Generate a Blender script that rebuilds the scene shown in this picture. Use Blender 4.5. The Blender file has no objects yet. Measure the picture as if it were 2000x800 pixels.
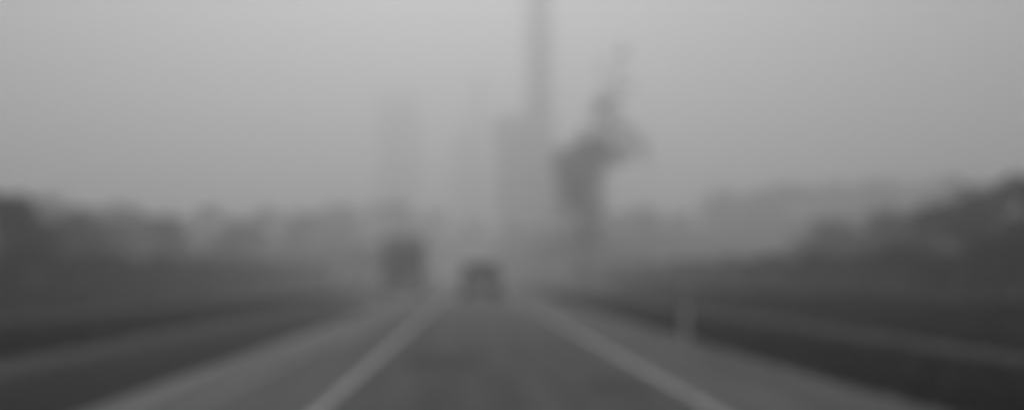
import bpy, bmesh, math, random
from mathutils import Vector, Matrix
random.seed(7)
R = math.radians
scn = bpy.context.scene
C = scn.collection

# ---------------------------------------------------------------- camera
FPX = 1732.0                       # focal length in photo pixels (2000 wide)
EYE = 1.2
cam_d = bpy.data.cameras.new("camera"); cam = bpy.data.objects.new("camera", cam_d); C.objects.link(cam)
cam.location = (0, 0, EYE); cam.rotation_euler = (R(90), 0, 0)
cam_d.sensor_width = 36; cam_d.lens = FPX/2000*36
cam_d.shift_x = 0.04; cam_d.shift_y = 0.0675
cam_d.clip_start = 0.1; cam_d.clip_end = 5000
cam_d.dof.use_dof = True; cam_d.dof.focus_distance = 1.0; cam_d.dof.aperture_fstop = 1.1
scn.camera = cam

# ---------------------------------------------------------------- light
SUN_EL = 42
w = bpy.data.worlds.new("World"); scn.world = w; w.use_nodes = True
nt = w.node_tree; nt.nodes.clear()
sky = nt.nodes.new('ShaderNodeTexSky'); sky.sky_type = 'NISHITA'; sky.sun_disc = False
sky.sun_elevation = R(SUN_EL); sky.sun_rotation = R(-2); sky.dust_density = 1.5; sky.air_density = 1.0
bw = nt.nodes.new('ShaderNodeRGBToBW'); bg = nt.nodes.new('ShaderNodeBackground'); bg.inputs['Strength'].default_value = 0.09
wo = nt.nodes.new('ShaderNodeOutputWorld')
nt.links.new(sky.outputs[0], bw.inputs[0]); nt.links.new(bw.outputs[0], bg.inputs[0]); nt.links.new(bg.outputs[0], wo.inputs[0])
sd = bpy.data.lights.new("sun", 'SUN'); sd.energy = 1.4; sd.angle = R(14); sd.color = (1, 1, 1)
so = bpy.data.objects.new("sun", sd); C.objects.link(so); so.location = (0, 60, 90)
so.rotation_euler = (R(-(90-SUN_EL)), 0, R(2))
scn.view_settings.view_transform = 'Standard'; scn.view_settings.look = 'None'
scn.view_settings.gamma = 1; scn.view_settings.exposure = -0.1
scn.cycles.use_denoising = True
scn.cycles.volume_bounces = 5; scn.cycles.max_bounces = 8
scn.cycles.volume_step_rate = 1

# ---------------------------------------------------------------- helpers
def mat(name, v, rough=0.8, ns=4.0, amt=0.25, bump=0.0, bs=40.0, spec=0.3, metal=0.0, dirt=None, stretch=(1, 1, 1)):
    m = bpy.data.materials.new(name); m.use_nodes = True
    t = m.node_tree; b = t.nodes['Principled BSDF']
    b.inputs['Roughness'].default_value = rough; b.inputs['Metallic'].default_value = metal
    b.inputs['Specular IOR Level'].default_value = spec
    tc = t.nodes.new('ShaderNodeTexCoord'); mp = t.nodes.new('ShaderNodeMapping'); mp.inputs['Scale'].default_value = stretch
    t.links.new(tc.outputs['Object'], mp.inputs[0])
    n = t.nodes.new('ShaderNodeTexNoise'); n.inputs['Scale'].default_value = ns; n.inputs['Detail'].default_value = 6
    t.links.new(mp.outputs[0], n.inputs[0])
    r = t.nodes.new('ShaderNodeValToRGB')
    lo, hi = v*(1-amt), v*(1+amt)
    r.color_ramp.elements[0].position = .3; r.color_ramp.elements[1].position = .7
    r.color_ramp.elements[0].color = (lo, lo, lo, 1); r.color_ramp.elements[1].color = (hi, hi, hi, 1)
    t.links.new(n.outputs[0], r.inputs[0]); t.links.new(r.outputs[0], b.inputs['Base Color'])
    if bump:
        n2 = t.nodes.new('ShaderNodeTexNoise'); n2.inputs['Scale'].default_value = bs; n2.inputs['Detail'].default_value = 4
        t.links.new(tc.outputs['Object'], n2.inputs[0])
        bp = t.nodes.new('ShaderNodeBump'); bp.inputs['Strength'].default_value = bump
        t.links.new(n2.outputs[0], bp.inputs['Height']); t.links.new(bp.outputs[0], b.inputs['Normal'])
    return m

M = dict(
 asphalt=mat('asphalt', .135, .9, 1.2, .25, .4, 90, spec=.12, stretch=(2.5, .15, 1)),
 old_asphalt=mat('old_asphalt', .165, .9, .8, .3, .4, 70, spec=.15, stretch=(3, .12, 1)),
 track=mat('polished_asphalt', .2, .75, 1.0, .3, .3, 80, spec=.25, stretch=(2, .1, 1)),
 paint=mat('road_paint', .48, .7, 2.2, .4, .2, 60),
 wornpaint=mat('worn_road_paint', .24, .65, 3, .35, .2, 60, stretch=(1, .2, 1)),
 patch=mat('tarred_patch', .10, .9, 1.2, .3, .4, 90, spec=.12),
 vignetteasphalt=mat('vignette_asphalt', .028, .9, 1.2, .3, .4, 90, spec=.12, stretch=(2.5, .15, 1)),  # asphalt colour darkened to stand in for lens vignetting at lower left
 gravel=mat('gravel', .20, .9, 2.0, .35, .6, 60, stretch=(1.5, .2, 1)),
 rightsoil=mat('pale_gravel_shoulder', .13, .9, 2.0, .4, .6, 60, stretch=(1.5, .2, 1)),
 soil=mat('gravel_shoulder', .065, .9, 2.0, .35, .6, 60, stretch=(1.5, .2, 1)),
 path=mat('dirt_path', .055, .9, 2.0, .35, .6, 60, stretch=(1.5, .2, 1)),
 concrete=mat('concrete', .5, .85, 1.0, .2, .3, 20),
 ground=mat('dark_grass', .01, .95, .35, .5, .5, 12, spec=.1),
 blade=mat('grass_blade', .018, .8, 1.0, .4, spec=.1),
 leaf=mat('leaf', .035, .75, .6, .45, spec=.2),
 leafdark=mat('hedge_leaf', .032, .8, .8, .45, spec=.2),
 bark=mat('bark', .06, .9, 6, .35, .6, 25),
 glass=mat('glass', .03, .08, 1, .1, spec=.6),
 winglass=mat('window_glass', .12, .15, .5, .3, spec=.6),
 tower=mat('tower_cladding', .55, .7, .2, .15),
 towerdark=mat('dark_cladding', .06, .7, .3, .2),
 wall=mat('painted_wall', .62, .85, 1.5, .12, .1),
 roof=mat('roof_tile', .06, .85, 3, .3, .4, 20),
 vanpaint=mat('silver_paint', .6, .3, 2, .08, spec=.5),
 darkpaint=mat('dark_paint', .18, .3, 2, .2, spec=.5),
 whitepaint=mat('white_paint', .62, .35, 2, .08, spec=.5),
 cargo=mat('cargo_panel', .32, .5, .8, .2),
 rubber=mat('rubber', .02, .85, 10, .2),
 metal=mat('metal', .4, .4, 3, .15, metal=.6),
 plastic=mat('black_plastic', .025, .6, 5, .2),
 lamp=mat('lamp_glass', .6, .2, 3, .05, spec=.6),
 redlamp=mat('tail_lamp_glass', .09, .2, 3, .05, spec=.6),
 post=mat('white_post', .7, .6, 3, .1),
)

def link(name, bm, m, parent=None, smooth=False, loc=None):
    bmesh.ops.recalc_face_normals(bm, faces=bm.faces) if len(bm.faces) < 20000 else None
    me = bpy.data.meshes.new(name); bm.to_mesh(me); bm.free()
    if smooth:
        for p in me.polygons: p.use_smooth = True
    me.materials.append(M[m])
    o = bpy.data.objects.new(name, me); C.objects.link(o)
    if parent: o.parent = parent
    if loc: o.location = loc
    return o

def raw(name, verts, faces, m, parent=None):
    me = bpy.data.meshes.new(name); me.from_pydata(verts, [], faces); me.materials.append(M[m])
    o = bpy.data.objects.new(name, me); C.objects.link(o)
    if parent: o.parent = parent
    return o

def tag(o, label, cat, group=None):
    o['label'] = label; o['category'] = cat
    if group: o['group'] = group
    return o

def thing(name, label, cat, loc=(0, 0, 0), rz=0, group=None):
    o = bpy.data.objects.new(name, None); C.objects.link(o); o.location = loc; o.rotation_euler = (0, 0, rz)
    o.empty_display_size = .3
    return tag(o, label, cat, group)

def struct(o, kind='structure'):
    o['kind'] = kind; return o

def box(bm, x0, x1, y0, y1, z0, z1, bev=0):
    vs = [bm.verts.new(p) for p in ((x0,y0,z0),(x1,y0,z0),(x1,y1,z0),(x0,y1,z0),(x0,y0,z1),(x1,y0,z1),(x1,y1,z1),(x0,y1,z1))]
    fs = [bm.faces.new([vs[i] for i in f]) for f in ((0,3,2,1),(4,5,6,7),(0,1,5,4),(1,2,6,5),(2,3,7,6),(3,0,4,7))]
    if bev:
        es = list({e for f in fs for e in f.edges})
        bmesh.ops.bevel(bm, geom=es, offset=bev, segments=2, affect='EDGES', profile=.6)
    return bm

def bx(*a, bev=0):
    return box(bmesh.new(), *a, bev=bev)

def cyl(bm, r, x, y, z, h, axis='z', seg=20, r2=None):
    m = Matrix.Translation((x, y, z))
    if axis == 'x': m = m @ Matrix.Rotation(R(90), 4, 'Y')
    if axis == 'y': m = m @ Matrix.Rotation(R(90), 4, 'X')
    bmesh.ops.create_cone(bm, cap_ends=True, segments=seg, radius1=r, radius2=r if r2 is None else r2, depth=h, matrix=m)
    return bm

def tube(bm, pts, rs, seg=7):
    rings = []
    for i, p in enumerate(pts):
        p = Vector(p); d = (Vector(pts[min(i+1, len(pts)-1)])-Vector(pts[max(i-1, 0)])).normalized()
        a = d.orthogonal().normalized(); b = d.cross(a)
        rings.append([bm.verts.new(p + (a*math.cos(2*math.pi*k/seg)+b*math.sin(2*math.pi*k/seg))*rs[i]) for k in range(seg)])
    for r0, r1 in zip(rings, rings[1:]):
        for k in range(seg): bm.faces.new((r0[k], r0[(k+1) % seg], r1[(k+1) % seg], r1[k]))
    bm.faces.new(rings[-1]); bm.faces.new(list(reversed(rings[0])))

def strip(name, x0, x1, y0, y1, z, m, step=10.0, wob=0.0):
    """a long sheet along the road, with slightly uneven edges"""
    bm = bmesh.new(); rows = []; n = max(2, int((y1-y0)/step)+1); rnd = random.Random(hash(name) % 1000 if False else len(name))
    for i in range(n):
        y = y0+(y1-y0)*i/(n-1)
        a, b = (rnd.uniform(-wob, wob), rnd.uniform(-wob, wob)) if wob else (0, 0)
        rows.append((bm.verts.new((x0+a, y, z)), bm.verts.new((x1+b, y, z))))
    for (a, b), (c, d) in zip(rows, rows[1:]): bm.faces.new((a, b, d, c))
    return struct(link(name, bm, m))

def X(px, D): return (px-920)/FPX*D          # photo column -> lateral metres at distance D
def Z(py, D): return EYE+(535-py)/FPX*D

# ---------------------------------------------------------------- ground, road
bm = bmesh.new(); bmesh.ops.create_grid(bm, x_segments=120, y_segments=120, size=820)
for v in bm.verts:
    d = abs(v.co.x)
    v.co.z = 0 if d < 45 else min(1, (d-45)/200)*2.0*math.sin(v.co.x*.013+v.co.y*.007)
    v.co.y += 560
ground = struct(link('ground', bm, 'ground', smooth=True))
strip('road', -5.5, 2.9, -40, 600, .008, 'old_asphalt')
strip('resurfaced_lane', -1.22, 2.04, -40, 26, .012, 'asphalt', 2, .02)
strip('road_shoulder', 2.9, 4.1, -40, 600, .004, 'rightsoil', 1.2, .12)
strip('left_road_shoulder', -6.5, -5.5, -40, 600, .004, 'soil', 1.5, .12)
strip('oncoming_wheel_track', -3.35, -2.75, -40, 600, .012, 'track', 2, .03)
strip('resurfaced_oncoming_lane', -5.48, -3.4, -40, 34, .011, 'vignetteasphalt', 2, .03)  # dark strip: corner falloff of the lens painted into the lane, not newer asphalt
for i, (a, b, c, d) in enumerate([(.2, 1.3, 5.2, 7.4), (-.9, .1, 11, 13.5), (-.6, 1.7, 18.6, 19.1), (1.2, 1.9, 8.8, 10.1)]):
    strip('road_patch', a, b, c, d, .0135+.0005*i, 'patch' if i % 2 else 'track', .4, .04)
strip('median_line', -1.38, -1.27, -40, 600, .016, 'paint')
strip('second_median_line', -2.52, -2.38, -40, 600, .016, 'wornpaint')
strip('right_edge_line', 2.08, 2.20, -40, 600, .016, 'paint')
strip('right_footpath', 7.2, 8.1, -40, 320, .006, 'path', 2, .08)
strip('frontage_road', 11.4, 14.0, -40, 330, .006, 'path', 4, .2)
strip('left_footpath', -12.8, -11.4, -40, 109, .006, 'path', 3, .12)

# ---------------------------------------------------------------- grass (stuff)
def grass(name, x0, x1, y0, y1, n, hmin, hmax, skip=()):
    vs, fs = [], []; rnd = random.Random(int(abs(x0)*10))
    for _ in range(n):
        y = y0+(y1-y0)*rnd.random()**2; x = rnd.uniform(x0, x1)
        if any(a < x < b for a, b in skip): continue
        k = 1+y/15; h = rnd.uniform(hmin, hmax); a = rnd.uniform(0, 6.28); wd = .0045*k
        dx, dy = math.cos(a)*wd, math.sin(a)*wd; lx, ly = rnd.uniform(-.5, .5)*h, rnd.uniform(-.5, .5)*h
        i = len(vs)
        vs += [(x-dx, y-dy, 0), (x+dx, y+dy, 0), (x+lx*.4+dx*.6, y+ly*.4+dy*.6, h*.6), (x+lx, y+ly, h)]
        fs += [(i, i+1, i+2), (i, i+2, i+3)]
    return struct(raw(name, vs, fs, 'blade'), 'stuff')
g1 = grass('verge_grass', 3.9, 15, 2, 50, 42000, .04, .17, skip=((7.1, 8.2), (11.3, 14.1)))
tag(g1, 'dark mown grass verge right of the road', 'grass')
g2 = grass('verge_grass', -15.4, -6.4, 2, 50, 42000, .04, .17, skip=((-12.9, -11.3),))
tag(g2, 'dark mown grass verge left of the road', 'grass')

# ---------------------------------------------------------------- foliage
def leaf_quad(vs, fs, p, s, rnd):
    u = Vector((rnd.gauss(0, 1), rnd.gauss(0, 1), rnd.gauss(0, 1))).normalized(); v = u.orthogonal().normalized()
    v = (v*math.cos(rnd.random()*6.28)+u.cross(v)*math.sin(rnd.random()*6.28)).normalized()
    i = len(vs); vs += [p-u*s, p+v*s*.5, p+u*s, p-v*s*.5]; fs.append((i, i+1, i+2, i+3))

def crown_mesh(name, clumps, n, size, seed, parent):
    """clumps: (centre, (rx, ry, rz), weight); each is broken into leafy twig tufts"""
    rnd = random.Random(seed); vs, fs = [], []
    tot = sum(c[2] for c in clumps)
    for c, r, wt in clumps:
        tufts = []
        for _ in range(max(4, int(26*wt/tot*len(clumps)))):
            d = Vector((rnd.gauss(0, 1), rnd.gauss(0, 1), rnd.gauss(0, 1))).normalized()*rnd.random()**.45
            tufts.append((Vector(c)+Vector((d.x*r[0], d.y*r[1], d.z*r[2])), rnd.uniform(.16, .34)*min(r)))
        for _ in range(int(n*wt/tot)):
            t, tr = tufts[int(rnd.random()*len(tufts))]
            d = Vector((rnd.gauss(0, .6), rnd.gauss(0, .6), rnd.gauss(0, .5)))*tr
            leaf_quad(vs, fs, t+d, size*rnd.uniform(.6, 1.3), rnd)
    return raw('crown', vs, fs, 'leaf', parent)

def make_tree(label, clumps, h, n, size, seed, r0=.16, group=None, loc=(0, 0, 0), name='tree'):
    rnd = random.Random(seed); t = thing(name, label, 'tree', loc, 0, group)
    bm = bmesh.new()
    top = clumps[0][0] if name == 'tall_tree' else max(clumps, key=lambda c: c[0][2])[0]
    wm = max(c[2] for c in clumps)
    tp = [(0, 0, -.1), (rnd.uniform(-.1, .1), rnd.uniform(-.1, .1), h*.25), (top[0]*.35, top[1]*.35, h*.5), (top[0]*.8, top[1]*.8, h*.8), tuple(top)]
    tube(bm, tp, [r0*1.35, r0, r0*.75, r0*.4, r0*.12])
    for c, r, wt in clumps:
        c = Vector(c); zb = max(h*.2, min(c.z-min(r)*1.2, h*.7)); f = zb/h
        base = Vector((top[0]*f*.7, top[1]*f*.7, zb)); mid = base.lerp(c, .5)+Vector((0, 0, -.1*h*.3))
        q = .35+.65*min(1, wt/wm*2)
        tube(bm, [base, mid, c], [r0*.45*q, r0*.28*q, r0*.08*q], 5)
        for _ in range(5):
            e = c+Vector((rnd.uniform(-1, 1)*r[0], rnd.uniform(-1, 1)*r[1], rnd.uniform(-.6, 1)*r[2]))*.85
            tube(bm, [mid.lerp(c, .4), mid.lerp(e, .6), e], [r0*.16, r0*.1, r0*.03], 4)
    link('trunk', bm, 'bark', t, True)
    crown_mesh('crown', clumps, n, size, seed, t)
    return t

def copy_tree(o, label, loc, rz, s):
    c = o.copy(); C.objects.link(c); c.location = loc; c.rotation_euler = (0, 0, rz); c.scale = s; c['label'] = label
    for ch in o.children:
        k = ch.copy(); C.objects.link(k); k.parent = c
    return c

def clumps_for(seed, W, H, k):
    rnd = random.Random(seed); out = []
    for i in range(k):
        a = rnd.uniform(0, 6.28); q = rnd.random()
        z = H*(.2+.7*q); rad = W*.5*(1-.75*abs(q-.35))*rnd.uniform(.2, .8)
        s = rnd.uniform(.16, .3)*W
        out.append(((math.cos(a)*rad, math.sin(a)*rad, z), (s*1.1, s*1.1, s*.85), s*s))
    out.append(((0, 0, H*.9), (W*.17, W*.17, W*.14), W*W*.03))
    return out

ORD = ['first', 'second', 'third', 'fourth', 'fifth', 'sixth', 'seventh', 'eighth', 'ninth']
protos = []
def row(items, phrase, group):
    """items: (px, top_py, D, widthfactor)"""
    items = sorted(items)
    for i, (px, py, D, wf) in enumerate(items):
        h = Z(py, D); k = random.randrange(4); loc = (X(px, D), D, -.05)
        label = f'{ORD[i]} tree from left {phrase}'
        if len(protos) <= k:
            k = len(protos); W = (6.5, 5.0, 7.5, 4.2)[k]; H = 8.0
            t = make_tree(label, clumps_for(31+k*5, W, H, 14), H, 10000, .13, 60+k, .17, group, loc)
            t.scale = (h/8*wf, h/8*wf, h/8); protos.append(t)
        else:
            t = copy_tree(protos[k], label, loc, random.uniform(0, 6.28), (h/8*wf, h/8*wf, h/8)); t['group'] = group

row([(-130, 345, 32, 1.2), (15, 370, 36, 1.4), (165, 402, 52, 1.4), (320, 418, 72, 1.3), (455, 427, 92, 1.2)], 'in the dark near row behind the left hedge', 'trees behind the left hedge')
row([(590, 415, 130, 1.3), (670, 400, 160, 1.3), (770, 392, 185, 1.2), (250, 395, 110, 1.4), (400, 400, 125, 1.3), (95, 385, 100, 1.4), (510, 405, 140, 1.4)], 'in the hazier far row left of the road', 'far trees left of the road')
row([(852, 410, 215, 1.0), (905, 432, 230, 1.1), (938, 425, 250, 1.0)], 'in the faint clump left of the road end', 'faint trees by the road end')
row([(1010, 436, 175, .9), (1050, 440, 160, 1.0)], 'in the small pair beyond the road end', 'pair of trees right of the road end')
row([(1215, 410, 168, 1.0), (1275, 400, 165, 1.0), (1330, 412, 170, 1.0)], 'in the clump behind the overpass end', 'clump of trees behind the overpass end')
row([(1420, 372, 190, 1.2), (1478, 366, 192, 1.3), (1530, 354, 195, 1.3), (1588, 362, 188, 1.4), (1695, 358, 192, 1.4), (1810, 352, 198, 1.4), (1640, 350, 200, 1.2), (1750, 345, 205, 1.2), (1870, 338, 200, 1.2)], 'in the tall pale row farthest behind the overpass', 'trees behind the overpass')
row([(1625, 425, 66, 1.5), (1720, 412, 58, 1.5), (1800, 400, 48, 1.3), (1900, 362, 38, 1.2), (2010, 335, 32, 1.2), (2160, 320, 28, 1.2)], 'in the dark near row behind the right hedge', 'trees behind the right hedge')

row([(1545, 425, 176, 1.5), (1640, 420, 178, 1.5), (1725, 418, 180, 1.5)], 'in the low broad row close behind the overpass', 'low trees behind the overpass')

# the tall uneven tree right of the road
D = 92; TX = X(1138, D); q = D/62
tall = [((X(px, D)-TX, oy, Z(py, D)), (rx*q, ry*q, rz*q), wt) for px, py, oy, rx, ry, rz, wt in (
    (1132, 330, 0, 1.9, 1.7, 2.3, 4.5), (1120, 372, .3, 1.4, 1.3, 1.2, 1.2), (1160, 268, -.3, 1.7, 1.4, 1.5, 1.3), (1190, 300, .3, 1.6, 1.4, 1.4, 1.0),
    (1228, 280, .2, 2.0, 1.6, 1.5, 1.0), (1180, 215, .2, 1.6, 1.4, 1.9, .8), (1200, 150, 0, 1.5, 1.2, 1.9, .4),
    (1138, 420, .1, 1.9, 1.6, 1.7, 1.2), (1132, 475, .1, 2.0, 1.7, 1.5, 1.2))]
make_tree('tall ragged tree leaning right, alone in front of the darker tower block', tall, 19, 15000, .13, 9, .2, None, (TX, D, -.05), 'tall_tree')

def woodland(name, pts, h, n, seed):
    rnd = random.Random(seed); vs, fs = [], []
    for _ in range(n):
        k = rnd.random()*(len(pts)-1); i = int(k); p = Vector(pts[i]).lerp(Vector(pts[i+1]), k-i)
        top = h*(.75+.25*math.sin(p.x*.19+seed)+.12*math.sin(p.x*.53)); z = top*(1-rnd.random()**1.6)
        leaf_quad(vs, fs, Vector((p.x, p.y+rnd.uniform(0, 10)*(1-.5*z/top), z+.1)), .8*rnd.uniform(.5, 1.2), rnd)
    return struct(raw(name, vs, fs, 'leaf'), 'stuff')
tag(woodland('far_woodland', [(-330, 160, 0), (-150, 210, 0), (-60, 260, 0), (-22, 300, 0)], 11, 16000, 1), 'far misty woodland closing the view left of the road', 'woodland')
tag(woodland('far_woodland', [(45, 290, 0), (100, 260, 0), (220, 230, 0), (360, 180, 0)], 13, 16000, 2), 'far misty woodland closing the view right of the road', 'woodland')

def hedge(label, x, y0, y1, hw, h, n, size, seed, name='hedge'):
    rnd = random.Random(seed); vs, fs = [], []
    L = y1-y0
    for _ in range(n):
        yy = L*rnd.random()**1.6
        top = h*(1+.12*math.sin(yy*.9)+.08*math.sin(yy*2.3+1))
        z = top*(1-rnd.random()**1.5*1.0); xx = rnd.uniform(-hw, hw)*(1.05-.3*(z/top)**3)
        leaf_quad(vs, fs, Vector((xx, yy, max(.04, z))), size*(1+yy/60)*rnd.uniform(.6, 1.3), rnd)
    o = raw(name, vs, fs, 'leafdark'); o.location = (x, y0, 0); return tag(o, label, 'hedge')
hedge('long dark shoulder high hedge beyond the pale track on the right', 15.6, 10, 260, .7, 1.92, 30000, .11, 3)
hedge('long dark shoulder high hedge beyond the footpath on the left', -16.2, 10, 100, .7, 1.9, 28000, .11, 4)
hedge('low dark clipped shrub row in the grass right of the road', 10.2, 8, 62, .55, .55, 14000, .06, 5, 'shrub_row')

# ---------------------------------------------------------------- towers in the haze
def tower(label, x0, x1, y, depth, segs, m, fl=3.6, name='tower_block'):
    """segs: (xa, xb, z0, z1) stacked volumes"""
    cx = (x0+x1)/2; t = thing(name, label, 'tower', (cx, y, 0))
    for a, b, z0, z1 in segs:
        a -= cx; b -= cx
        link('tower_shaft', bx(a, b, 0, depth, z0, z1), m, t)
        n = int((z1-z0-2)/fl)
        step = 1 if n < 40 else 2
        for k in range(0, n, step):
            zz = z0+1.6+k*fl; q = bmesh.new(); e = .06
            box(q, a+.8, b-.8, -e, .3, zz, zz+1.7); box(q, a-e, a+.3, .8, depth-.8, zz, zz+1.7); box(q, b-.3, b+e, .8, depth-.8, zz, zz+1.7)
            link('window_band', q, 'winglass', t)
        n2 = max(2, int((b-a)/4)); q = bmesh.new()
        for k in range(n2+1):
            xx = a+.4+(b-a-.8)*k/n2; box(q, xx-.25, xx+.25, -.25, .1, z0+.5, z1-.3)
        link('pilasters', q, m, t)
        link('parapet', bx(a-.3, b+.3, -.3, depth+.3, z1, z1+1.1), m, t)
    return t
D = 255
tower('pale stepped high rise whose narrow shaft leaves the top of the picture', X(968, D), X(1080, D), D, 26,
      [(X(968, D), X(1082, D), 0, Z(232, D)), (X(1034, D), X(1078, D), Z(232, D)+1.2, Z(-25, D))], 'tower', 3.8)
D = 190
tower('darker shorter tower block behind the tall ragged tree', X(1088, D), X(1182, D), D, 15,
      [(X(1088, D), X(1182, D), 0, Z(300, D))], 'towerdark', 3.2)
D = 430
tower('faint wide high rise far left of the road end', X(738, D), X(815, D), D, 24, [(X(738, D), X(815, D), 0, Z(185, D))], 'tower', 3.6)
D = 420
tower('faint slim high rise directly above the road end', X(884, D), X(944, D), D, 20, [(X(884, D), X(944, D), 0, Z(255, D)), (X(925, D), X(944, D), Z(255, D)+1.2, Z(150, D))], 'tower', 3.6)

# low buildings at the road end
def shed(label, x0, x1, y0, y1, h, m, name='low_building'):
    t = thing(name, label, 'building', ((x0+x1)/2, y0, 0)); a = (x1-x0)/2; d = y1-y0
    link('wall', bx(-a, a, 0, d, 0, h), m, t); link('roof', bx(-a-.3, a+.3, -.3, d+.3, h, h+.35), 'concrete', t)
    n = max(2, int(2*a/3.2))
    for k in range(n):
        x = -a+(k+.5)*2*a/n
        f = link('window', bx(x-.8, x+.8, -.06, .05, h*.45, h*.8), 'concrete', t); link('pane', bx(x-.7, x+.7, -.09, -.061, h*.45+.1, h*.8-.1), 'winglass', f)
    link('door', bx(-.5+a*.6, .5+a*.6, -.08, .04, 0, min(2.1, h*.42)), 'towerdark', t)
    return t
shed('low pale flat roofed building at the end of the road', X(975, 230), X(1062, 230), 230, 244, 6.5, 'wall')
shed('low pale building half hidden by trees just left of the road end', X(858, 200), X(900, 200), 200, 212, 5.0, 'wall')

# ---------------------------------------------------------------- overpass
P1 = Vector((8.5, 129, 0)); P2 = Vector((128, 177, 0)); dv = P2-P1; L = dv.length; ang = math.atan2(dv.y, dv.x)
ov = thing('overpass', 'long pale concrete overpass on pillars crossing behind the right hedge', 'overpass', P1, ang)
link('deck', bx(0, L, 0, 9, 5.6, 6.4), 'concrete', ov)
link('parapet', bx(0, L, -.25, 0.1, 5.9, 7.3), 'concrete', ov); link('parapet', bx(0, L, 8.9, 9.25, 5.9, 7.3), 'concrete', ov)
for i in range(9):
    x = 9+i*14
    cap = link('pier_cap', bx(x-.8, x+.8, .4, 8.6, 4.8, 5.58), 'concrete', ov)
    for yy in (2.2, 6.8): link('pillar', cyl(bmesh.new(), .65, x, yy, 2.35, 4.9), 'concrete', cap, True)
link('abutment', bx(-3, 1, .2, 8.8, 0, 5.58), 'concrete', ov)
q = bmesh.new()
for i in range(0, int(L/2)): box(q, i*2-.03, i*2+.03, -.1, -.04, 7.3, 8.0)
box(q, 0, L, -.1, -.04, 8.0, 8.07)
link('railing', q, 'metal', ov)

# ---------------------------------------------------------------- house on the left
hs = thing('bungalow', 'small pale bungalow with dark pitched roof left of the oncoming truck', 'house', (-16.2, 112, 0))
link('wall', bx(-4.4, 4.4, 0, 8, 0, 2.5), 'wall', hs)
q = bmesh.new()
vs = [q.verts.new(p) for p in ((-4.9, -.5, 2.4), (4.9, -.5, 2.4), (4.9, 4, 4.9), (-4.9, 4, 4.9), (-4.9, 8.5, 2.4), (4.9, 8.5, 2.4))]
for f in ((0, 1, 2, 3), (3, 2, 5, 4), (0, 3, 4), (1, 5, 2), (0, 4, 5, 1)): q.faces.new([vs[i] for i in f])
rf = link('roof', q, 'roof', hs); link('chimney', bx(1.6, 2.3, 3.6, 4.4, 4.2, 5.8, bev=.02), 'concrete', rf)
for x in (-3, -1.2, 2.9):
    f = link('window', bx(x-.55, x+.55, -.06, .04, .95, 2.05), 'wall', hs); link('pane', bx(x-.47, x+.47, -.09, -.061, 1.03, 1.97), 'winglass', f)
d = link('door', bx(.3, 1.2, -.06, .04, .02, 2.05), 'darkpaint', hs); link('handle', bx(.4, .44, -.12, -.061, 1, 1.12), 'metal', d)

# ---------------------------------------------------------------- vehicles (nose towards +Y)
def body_from(profile, hw_lo, hw_hi, belt, top, bev=.06):
    def hw(z): return hw_lo if z <= belt else hw_lo+(hw_hi-hw_lo)*(z-belt)/(top-belt)
    bm = bmesh.new()
    l = [bm.verts.new((-hw(z), y, z)) for y, z in profile]; r = [bm.verts.new((hw(z), y, z)) for y, z in profile]
    bm.faces.new(l); bm.faces.new(list(reversed(r)))
    n = len(profile)
    for i in range(n): bm.faces.new((l[i], r[i], r[(i+1) % n], l[(i+1) % n]))
    bmesh.ops.recalc_face_normals(bm, faces=bm.faces)
    bmesh.ops.bevel(bm, geom=list(bm.edges), offset=bev, segments=3, affect='EDGES', profile=.55)
    return bm, hw

def panel(name, pts, off, m, parent, th=.012):
    """a thin glass or trim plate through points, set proud along off"""
    bm = bmesh.new(); off = Vector(off).normalized()
    a = [bm.verts.new(Vector(p)+off*.004) for p in pts]; b = [bm.verts.new(Vector(p)+off*(.004+th)) for p in pts]
    bm.faces.new(a); bm.faces.new(b); n = len(pts)
    for i in range(n): bm.faces.new((a[i], a[(i+1) % n], b[(i+1) % n], b[i]))
    return link(name, bm, m, parent)

def wheels(t, ys, hw, r, wd=.22):
    for y in ys:
        for s in (-1, 1):
            wl = link('wheel', cyl(bmesh.new(), r*.98, s*(hw-wd/2+.01), y, r, wd*.7, 'x', 28), 'plastic', t)
            q = cyl(bmesh.new(), r, s*(hw-wd/2), y, r, wd, 'x', 32)
            bmesh.ops.bevel(q, geom=[e for e in q.edges if len(e.link_faces) == 2 and any(len(f.verts) > 4 for f in e.link_faces)], offset=.03, segments=2, affect='EDGES')
            link('tyre', q, 'rubber', wl, True)
            link('rim', cyl(bmesh.new(), r*.62, s*(hw+.004), y, r, .02, 'x', 20), 'metal', wl)

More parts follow.
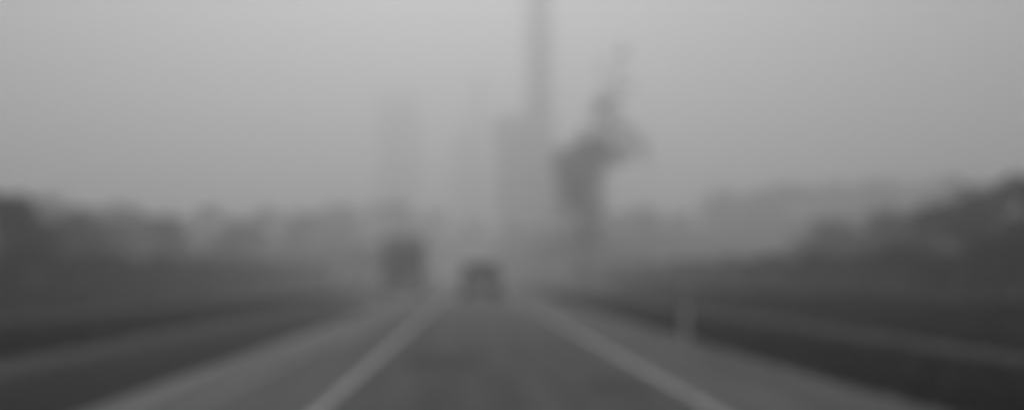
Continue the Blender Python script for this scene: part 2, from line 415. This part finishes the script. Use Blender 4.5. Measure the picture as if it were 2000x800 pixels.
def passenger(name, label, cat, loc, rz, paint, prof, L, hwl, hwh, belt, top, side_win, rear_win, front_win, r, ys):
    t = thing(name, label, cat, loc, rz)
    bm, hw = body_from(prof, hwl, hwh, belt, top)
    link('body', bm, paint, t, False)
    for s in (-1, 1):
        for wv in side_win: panel('side_window', [(s*hw(z), y, z) for y, z in wv], (s, 0, .15), 'glass', t)
        q = bx(s*hwl-.09*(s < 0)-.0, s*hwl+.09*(s > 0), .95, 1.12, belt-.02, belt+.14, bev=.02) if s > 0 else bx(-hwl-.16, -hwl+.0, .95, 1.12, belt-.02, belt+.14, bev=.02)
        link('mirror', q, 'plastic', t)
    (y0, z0), (y1, z1) = rear_win
    panel('rear_window', [(-hw(z0)+.14, y0, z0), (hw(z0)-.14, y0, z0), (hw(z1)-.14, y1, z1), (-hw(z1)+.14, y1, z1)], (0, -1, .1), 'glass', t)
    (y0, z0), (y1, z1) = front_win
    panel('windscreen', [(-hw(z0)+.1, y0, z0), (hw(z0)-.1, y0, z0), (hw(z1)-.1, y1, z1), (-hw(z1)+.1, y1, z1)], (0, .7, .7), 'glass', t)
    h = L/2
    link('rear_bumper', bx(-hwl+.02, hwl-.02, -h-.06, -h+.1, .32, .58, bev=.03), 'plastic', t)
    link('front_bumper', bx(-hwl+.02, hwl-.02, h-.1, h+.06, .28, .52, bev=.03), 'plastic', t)
    for s in (-1, 1):
        link('tail_light', bx(min(s*(hwl-.24), s*(hwl-.05)), max(s*(hwl-.24), s*(hwl-.05)), -h-.015, -h+.06, belt-.35, belt+.0, bev=.02), 'redlamp', t)
        link('headlight', bx(min(s*(hwl-.42), s*(hwl-.06)), max(s*(hwl-.42), s*(hwl-.06)), h-.08, h+.02, .62, .78, bev=.02), 'lamp', t)
    link('number_plate', bx(-.26, .26, -h-.075, -h-.061, .40, .51), 'post', t)
    link('grille', bx(-.4, .4, h-.02, h+.015, .55, .72), 'plastic', t)
    wheels(t, ys, hwl, r)
    return t

vprof = [(-2.35, .34), (-2.38, .95), (-2.2, 1.86), (-1.9, 1.93), (.7, 1.9), (1.45, 1.15), (2.3, .98), (2.38, .6), (2.3, .32)]
passenger('van', 'silver grey van driving ahead in the middle of our lane', 'van', (.5, 43.5, .016), 0, 'vanpaint', vprof, 4.76, .97, .80, 1.05, 1.93,
          [[(-2.0, 1.15), (-1.95, 1.7), (-.9, 1.72), (-.9, 1.15)], [(-.8, 1.15), (-.8, 1.72), (.1, 1.72), (.1, 1.15)], [(.2, 1.15), (.2, 1.72), (.7, 1.7), (1.15, 1.18)]],
          ((-2.365, 1.15), (-2.24, 1.72)), ((1.35, 1.25), (.8, 1.8)), .34, (-1.5, 1.5))
cprof = [(-2.2, .3), (-2.25, .9), (-1.7, 1.0), (-1.1, 1.42), (.1, 1.45), (.95, .98), (2.1, .82), (2.22, .5), (2.15, .28)]
passenger('car', 'pale saloon car in the oncoming lane following the dark truck', 'car', (-4.0, 92, .016), math.pi, 'whitepaint', cprof, 4.45, .88, .62, .92, 1.45,
          [[(-1.35, 1.0), (-1.0, 1.34), (-.5, 1.36), (-.5, 1.0)], [(-.42, 1.0), (-.42, 1.36), (.1, 1.36), (.7, 1.02)]],
          ((-1.62, 1.05), (-1.18, 1.36)), ((.86, 1.03), (.2, 1.40)), .31, (-1.35, 1.35))

# box truck, nose towards +Y, turned to face us
tr = thing('box_truck', 'dark box truck coming towards us in the oncoming lane', 'truck', (-4.2, 56, .016), math.pi)
link('cargo_box', bx(-1.2, 1.2, -4.6, 1.6, .95, 3.5, bev=.03), 'cargo', tr)
cp = [(1.75, .55), (1.75, 2.6), (2.0, 2.72), (2.75, 2.65), (3.25, 1.6), (3.55, 1.35), (3.6, .5)]
bm, hw = body_from(cp, 1.08, .98, 1.5, 2.7, .07)
cb = link('cab', bm, 'darkpaint', tr)
panel('windscreen', [(-.92, 3.24, 1.66), (.92, 3.24, 1.66), (.84, 2.80, 2.56), (-.84, 2.80, 2.56)], (0, .9, .42), 'glass', tr)
for s in (-1, 1):
    dr = panel('door', [(s*1.08, 1.9, .75), (s*1.08, 3.0, .75), (s*1.08, 3.0, 1.5), (s*1.0, 2.65, 2.45), (s*1.0, 1.9, 2.45)], (s, 0, 0), 'darkpaint', tr, .02)
    panel('window', [(s*1.1, 2.0, 1.55), (s*1.1, 3.0, 1.55), (s*1.03, 2.6, 2.35), (s*1.03, 2.0, 2.35)], (s, 0, .1), 'glass', dr)
    link('headlight', bx(min(s*.62, s*1.0), max(s*.62, s*1.0), 3.56, 3.63, .78, .98, bev=.02), 'lamp', tr)
    link('mirror', bx(min(s*1.16, s*1.34), max(s*1.16, s*1.34), 3.05, 3.15, 1.6, 2.15, bev=.03), 'plastic', tr)
link('grille', bx(-.5, .5, 3.57, 3.62, .75, 1.2), 'plastic', tr)
link('bumper', bx(-1.1, 1.1, 3.5, 3.72, .38, .66, bev=.04), 'whitepaint', tr)
link('number_plate', bx(-.26, .26, 3.722, 3.735, .46, .57), 'post', tr)
link('chassis', bx(-.45, .45, -4.5, 3.3, .55, .93), 'plastic', tr)
wheels(tr, (-2.9, 2.6), 1.1, .46, .3)

# ---------------------------------------------------------------- roadside posts
mp = thing('marker_post', 'short white marker post in the gravel right of the road', 'post', (3.72, 15.4, 0))
link('post', bx(-.06, .06, -.03, .03, -.05, .92, bev=.01), 'post', mp)
link('reflector', bx(-.035, .035, -.04, -.031, .66, .84), 'plastic', mp)
sg = thing('road_sign', 'small round pale road sign on a pole right of the road', 'sign', (5.1, 60, 0))
link('pole', cyl(bmesh.new(), .05, 0, 0, 1.35, 2.8), 'post', sg, True)
link('sign_plate', cyl(bmesh.new(), .38, 0, -.07, 2.45, .02, 'y', 32), 'post', sg)

# ---------------------------------------------------------------- haze
HZ = 0.0075
me = bpy.data.meshes.new('haze'); bm = bx(-780, 780, -200, 1340, -4, 112); bm.to_mesh(me); bm.free()
hz = bpy.data.objects.new('haze', me); C.objects.link(hz); struct(hz, 'stuff'); tag(hz, 'pale mist filling the air over the whole road', 'haze')
hm = bpy.data.materials.new('haze'); hm.use_nodes = True; t = hm.node_tree; t.nodes.clear()
pv = t.nodes.new('ShaderNodeVolumePrincipled'); pv.inputs['Density'].default_value = HZ; pv.inputs['Color'].default_value = (.985, .985, .985, 1)
pv.inputs['Anisotropy'].default_value = .55
oo = t.nodes.new('ShaderNodeOutputMaterial'); t.links.new(pv.outputs[0], oo.inputs['Volume']); me.materials.append(hm)
